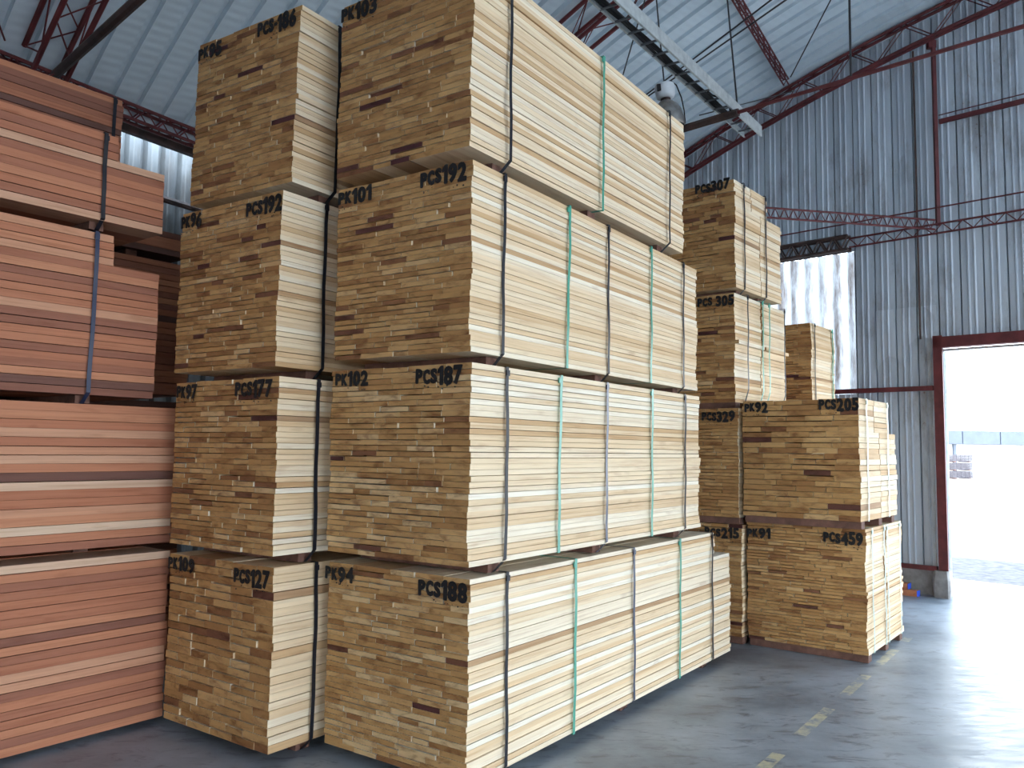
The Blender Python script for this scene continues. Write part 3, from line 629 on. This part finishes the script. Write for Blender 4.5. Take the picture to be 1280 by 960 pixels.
# narrow stack
pack('pale lumber pack stencilled PK109 PCS127, bottom of the narrow stack left of centre', (-1.197, 4.254, 0.06), 36.1, 0.936, 0.926, 22, 127, 2.9, BG,
     [('PK109', 0.816, 0.25, 0.057, 0.068), ('PCS127', 0.179, 0.29, 0.069, 0.078)], [(0.27, K, 1), (2.4, K, 1)], [(0.27, 0.045), (1.4, 0.045), (2.4, 0.045)])
pack('pale lumber pack stencilled PK97 PCS177, second from the floor in the narrow stack', (-1.196, 4.215, 1.045), 35.6, 0.914, 0.916, 32, 177, 2.8, BG,
     [('PK97', 0.80, 0.19, 0.059, 0.07), ('PCS177', 0.201, 0.303, 0.061, 0.078)], [(0.258, K, 1), (2.4, K, 1)], [(0.258, 0.045), (1.4, 0.045), (2.4, 0.045)])
pack('pale lumber pack stencilled PK96 PCS192, third from the floor in the narrow stack', (-1.245, 4.319, 2.022), 34.39, 0.899, 0.950, 35, 192, 2.8, BG,
     [('PK96', 0.79, 0.19, 0.056, 0.074), ('PCS192', 0.14, 0.29, 0.068, 0.08)], [(0.303, K, 1), (2.4, K, 1)], [(0.303, 0.045), (1.4, 0.045), (2.4, 0.045)], lean=0.02)
pack('pale lumber pack stencilled PK95 PCS186, topmost of the narrow stack', (-1.199, 4.364, 3.033), 33.0, 0.885, 0.994, 34, 186, 2.7, BG,
     [('PK95', 0.76, 0.21, 0.065, 0.075), ('PCS-186', 0.176, 0.31, 0.06, 0.085)], [(0.289, K, 1), (2.3, K, 1)], [(0.289, 0.045), (1.4, 0.045), (2.3, 0.045)], lean=0.03, bias=-0.08)
# short packs beside the door
pack('short pale lumber pack stencilled PK91 PCS459, on the floor nearest the doorway', (2.752, 6.445, 0.06), 37.6, 0.955, 0.958, 38, 459, 1.16, DG,
     [('PK91', 0.85, 0.197, 0.087, 0.073), ('PCS459', 0.17, 0.294, 0.081, 0.085)], [(0.146, P_, 0), (0.62, P_, 0), (0.52, P_, 0), (1.05, P_, 0)], [(0.05, 0.045), (0.58, 0.045), (1.05, 0.045)], joint=0.56, gap_joint=0.03, skid_full=True, bias=-0.03)
pack('short pale lumber pack stencilled PK92 PCS205, on top of the pack marked PK91', (2.694, 6.388, 1.077), 38.3, 0.946, 0.959, 22, 205, (1.10, 0.855, 6), DG,
     [('PK92', 0.821, 0.195, 0.06, 0.074), ('PCS205', 0.151, 0.298, 0.051, 0.085)], [(0.181, P_, 0), (0.80, P_, 0)], [(0.05, 0.045), (0.55, 0.045), (0.95, 0.045)], joint=0.58, gap_joint=0.004, skid_full=True, jitl=0.008)
# stack behind the tall centre stack
pack('pale lumber pack stencilled PCS215, on the floor left of the pack marked PK91', (1.950, 7.015, 0.06), 37.9, 0.95, 0.931, 30, 215, 1.16, EG,
     [('PCS215', 0.176, 0.305, 0.077, 0.075)], [(0.10, K, 0), (0.9, K, 0)], [(0.05, 0.045), (0.55, 0.045), (1.0, 0.045)], skid_full=True, bias=-0.03)
pack('pale lumber pack stencilled PCS329, second from the floor behind the centre stack', (1.925, 6.995, 1.051), 38.0, 0.95, 0.925, 32, 329, 1.16, EG,
     [('PCS329', 0.18, 0.296, 0.069, 0.077)], [(0.12, K, 0), (0.9, K, 0)], [(0.05, 0.045), (0.55, 0.045), (1.0, 0.045)], joint=0.56, skid_full=True, bias=-0.05)
pack('pale lumber pack stencilled PCS 305, third from the floor behind the centre stack', (1.948, 7.166, 2.036), 38.5, 0.95, 0.967, 30, 305, 1.22, EG,
     [('PCS 305', 0.177, 0.341, 0.06, 0.08)], [(0.18, K, 0), (0.52, G_, 0), (0.68, G_, 0), (1.08, K, 0)], [(0.05, 0.045), (0.55, 0.045), (1.08, 0.045)], joint=0.60, gap_joint=0.035, skid_full=True, over=(16,))
pack('pale lumber pack stencilled PCS307, topmost of the stack behind the centre stack', (1.975, 7.229, 3.063), 39.5, 0.95, 0.989, 27, 307, (1.06, 0.72, 6), EG,
     [('PCS307', 0.214, 0.334, 0.035, 0.085)], [(0.18, K, 1), (0.67, K, 1)], [(0.18, 0.045), (0.67, 0.045)], joint=0.56, bias=-0.05)
# stack hidden behind, only its top pack shows
pack('small pale lumber pack without lettering standing behind the pack marked PK92', (3.20, 8.76, 2.10), 40.0, 0.95, 0.90, 31, 170, 0.72, 'packs against the end wall', (), [(0.08, K, 0), (0.62, G_, 0)], [(0.12, 0.045), (0.6, 0.045)], bias=-0.08, cut=100)
for k, z in enumerate((0.06, 1.08)):
    pack(['pale lumber pack on the floor hidden behind the pack marked PK91', 'pale lumber pack hidden behind the pack marked PK92'][k], (3.20, 8.76, z), 40.0, 0.95, 0.955, 31, 170, 0.72, 'packs against the end wall', (), (), [(0.12, 0.045), (0.6, 0.045)], cut=0)

# reddish timber: front row of four tiers, second row behind
RB = Vector((-1.995, 4.925, 0)); RYAW = 37.19; RL = Vector((math.sin(R(RYAW)), math.cos(R(RYAW)), 0)); RN = Vector((RL.y, -RL.x, 0))
def red(label, end, length, z0, z1, rows, straps=(), recess=0.0, nshort=0, short=0.0, skids=None, bias=0.0, group=RG, cut=60):
    """end = distance of the far end past the reference corner"""
    c0 = RB - RN * recess + RL * (end - length)
    sk = skids if skids is not None else [(0.6, 0.04), (length / 2, 0.04), (length - 0.4, 0.04)]
    return pack(label, (c0.x, c0.y, z0), RYAW, 0.96, z1 - z0, rows, rows * 5, (length, length - short, nshort), group, (), straps, sk, kind='red', skid_h=0.045 if z0 > 0.1 else 0.03, jit=0.002, jitl=0.006, bias=bias, cut=cut)
red('reddish timber pack with pale streaks, on the floor at lower left', -0.01, 3.4, 0.032, 0.984, 21, bias=0.05, cut=100)
red('salmon coloured timber pack, second from the floor at left', -0.01, 3.4, 1.032, 1.818, 17, cut=85, bias=0.05)
red('reddish brown timber pack with a blue strap, third from the floor at left', -0.155, 3.2, 1.868, 2.775, 21, [(3.2 - 0.38, U_, 1), (0.5, U_, 1)], nshort=4, short=0.275, skids=[(0.5, .04), (1.6, .04), (2.82, .04)], cut=100, bias=-0.1)
red('reddish timber pack with a black strap, topmost of the front left row', -0.15, 3.2, 2.845, 3.345, 11, [(3.2 - 0.36, K, 1), (0.5, K, 1)], nshort=3, short=0.285, skids=[(0.5, .04), (1.6, .04), (2.84, .04)])
RG2 = 'dark reddish packs of the second row at left'
red('brown timber pack of the back row showing above the reddish packs', 0.62, 3.6, 2.975, 3.995, 24, [(3.0, K, 1)], recess=1.0, nshort=20, short=0.54, group=RG2, bias=-0.25)
red('dark timber pack of the back row, second from its top', 0.66, 3.6, 1.96, 2.925, 22, recess=1.0, group=RG2, bias=-0.2)
red('dark timber pack of the back row, second from the floor', 0.60, 3.6, 0.99, 1.91, 22, recess=1.0, group=RG2, bias=-0.2)
red('dark timber pack of the back row, lying on the floor', 0.64, 3.6, 0.032, 0.94, 22, recess=1.0, group=RG2, bias=-0.2)

# ---------------------------------------------------------------- scraps by the pedestal
M['blue_paint'] = flat('blue paint', (0.03, 0.08, 0.55), 0.6)
for (s, l, z, ln, lab) in ((-0.26, -0.14, 0.0, 0.30, 'wood block with a blue painted end lying on the floor by the concrete pedestal'), (-0.36, -0.10, 0.065, 0.26, 'wood block with a blue painted end resting on another block by the low wall')):
    t = thing('wood_offcut', lab, 'wood offcut', BW(s, l, z), math.atan2(GV.y, GV.x))
    mb = MB(); mb.t = (0.5, 0.2, 0.7); mb.box(-ln, 0.0, -0.05, 0.05, 0, 0.062); mb.build('block', M['red_side'], t, tone=True)
    mb = MB(); mb.box(0.0005, 0.004, -0.051, 0.051, 0, 0.063); mb.box(-0.03, 0.0004, 0.0503, 0.052, 0, 0.063); mb.build('painted_end', M['blue_paint'], t)

# ---------------------------------------------------------------- the yard outside
far_d = Vector((0.97, 0.12, 0)).normalized(); far_n = Vector((-far_d.y, far_d.x, 0)); F0 = Vector((20, 58.5, 0))
shed = thing('storage_shed', 'long white open shed with grey blue roof edge across the yard', 'shed', F0); M['shed_wall'] = flat('white painted wall', (0.8, 0.8, 0.78), 0.8)
M['shed_roof'] = grainy('grey blue roof panels', (0.095, 0.11, 0.145), (0.12, 0.14, 0.175), scale=2, rough=0.6)
def fbox(mb, x0, x1, y0, y1, z0, z1):
    b0 = len(mb.v); mb.box(x0, x1, y0, y1, z0, z1)
    for k in range(b0, len(mb.v)):
        x, y, z = mb.v[k]; p = far_d * x + far_n * y; mb.v[k] = (p.x, p.y, z)
mb = MB(); fbox(mb, -14, 40, 1.0, 1.3, 0, 2.4); fbox(mb, -14, 40, 1.0, 9, -0.02, 0.02); mb.build('wall', M['shed_wall'], shed)
mb = MB()
for k in range(18): fbox(mb, -14 + k * 3.0, -14 + k * 3.0 + 2.92, 0.0, 9, 2.42, 3.4)
mb.build('roof_edge', M['shed_roof'], shed)
for x in (6.2, 12.4, 18.6, 24.8):
    mb = MB(); fbox(mb, x, x + 0.2, 0.2, 0.4, 0, 2.4); mb.build('post', M['shed_roof'], shed)
tp = thing('timber_stack', 'small far stack of dark timber seen through the doorway', 'timber stack', (30.75, 57.0, 0), R(5))
M['far_timber'] = grainy('weathered yard timber', (0.05, 0.045, 0.05), (0.15, 0.13, 0.14), scale=5, rough=0.9, stretch=(1, 1, 5))
for k in range(3):
    mb = MB()
    for j in range(6):
        for q in range(5): mb.box(-0.72 + q * 0.29, -0.72 + q * 0.29 + 0.27, -0.6, 0.6, 0.06 + k * 0.56 + j * 0.078, 0.06 + k * 0.56 + j * 0.078 + 0.07)
    mb.build('board_bundle', M['far_timber'], tp)
    mb = MB(); mb.box(-0.6, -0.45, -0.58, 0.58, k * 0.56, 0.058 + k * 0.56); mb.box(0.45, 0.6, -0.58, 0.58, k * 0.56, 0.058 + k * 0.56); mb.build('bearer', M['skid'], tp)
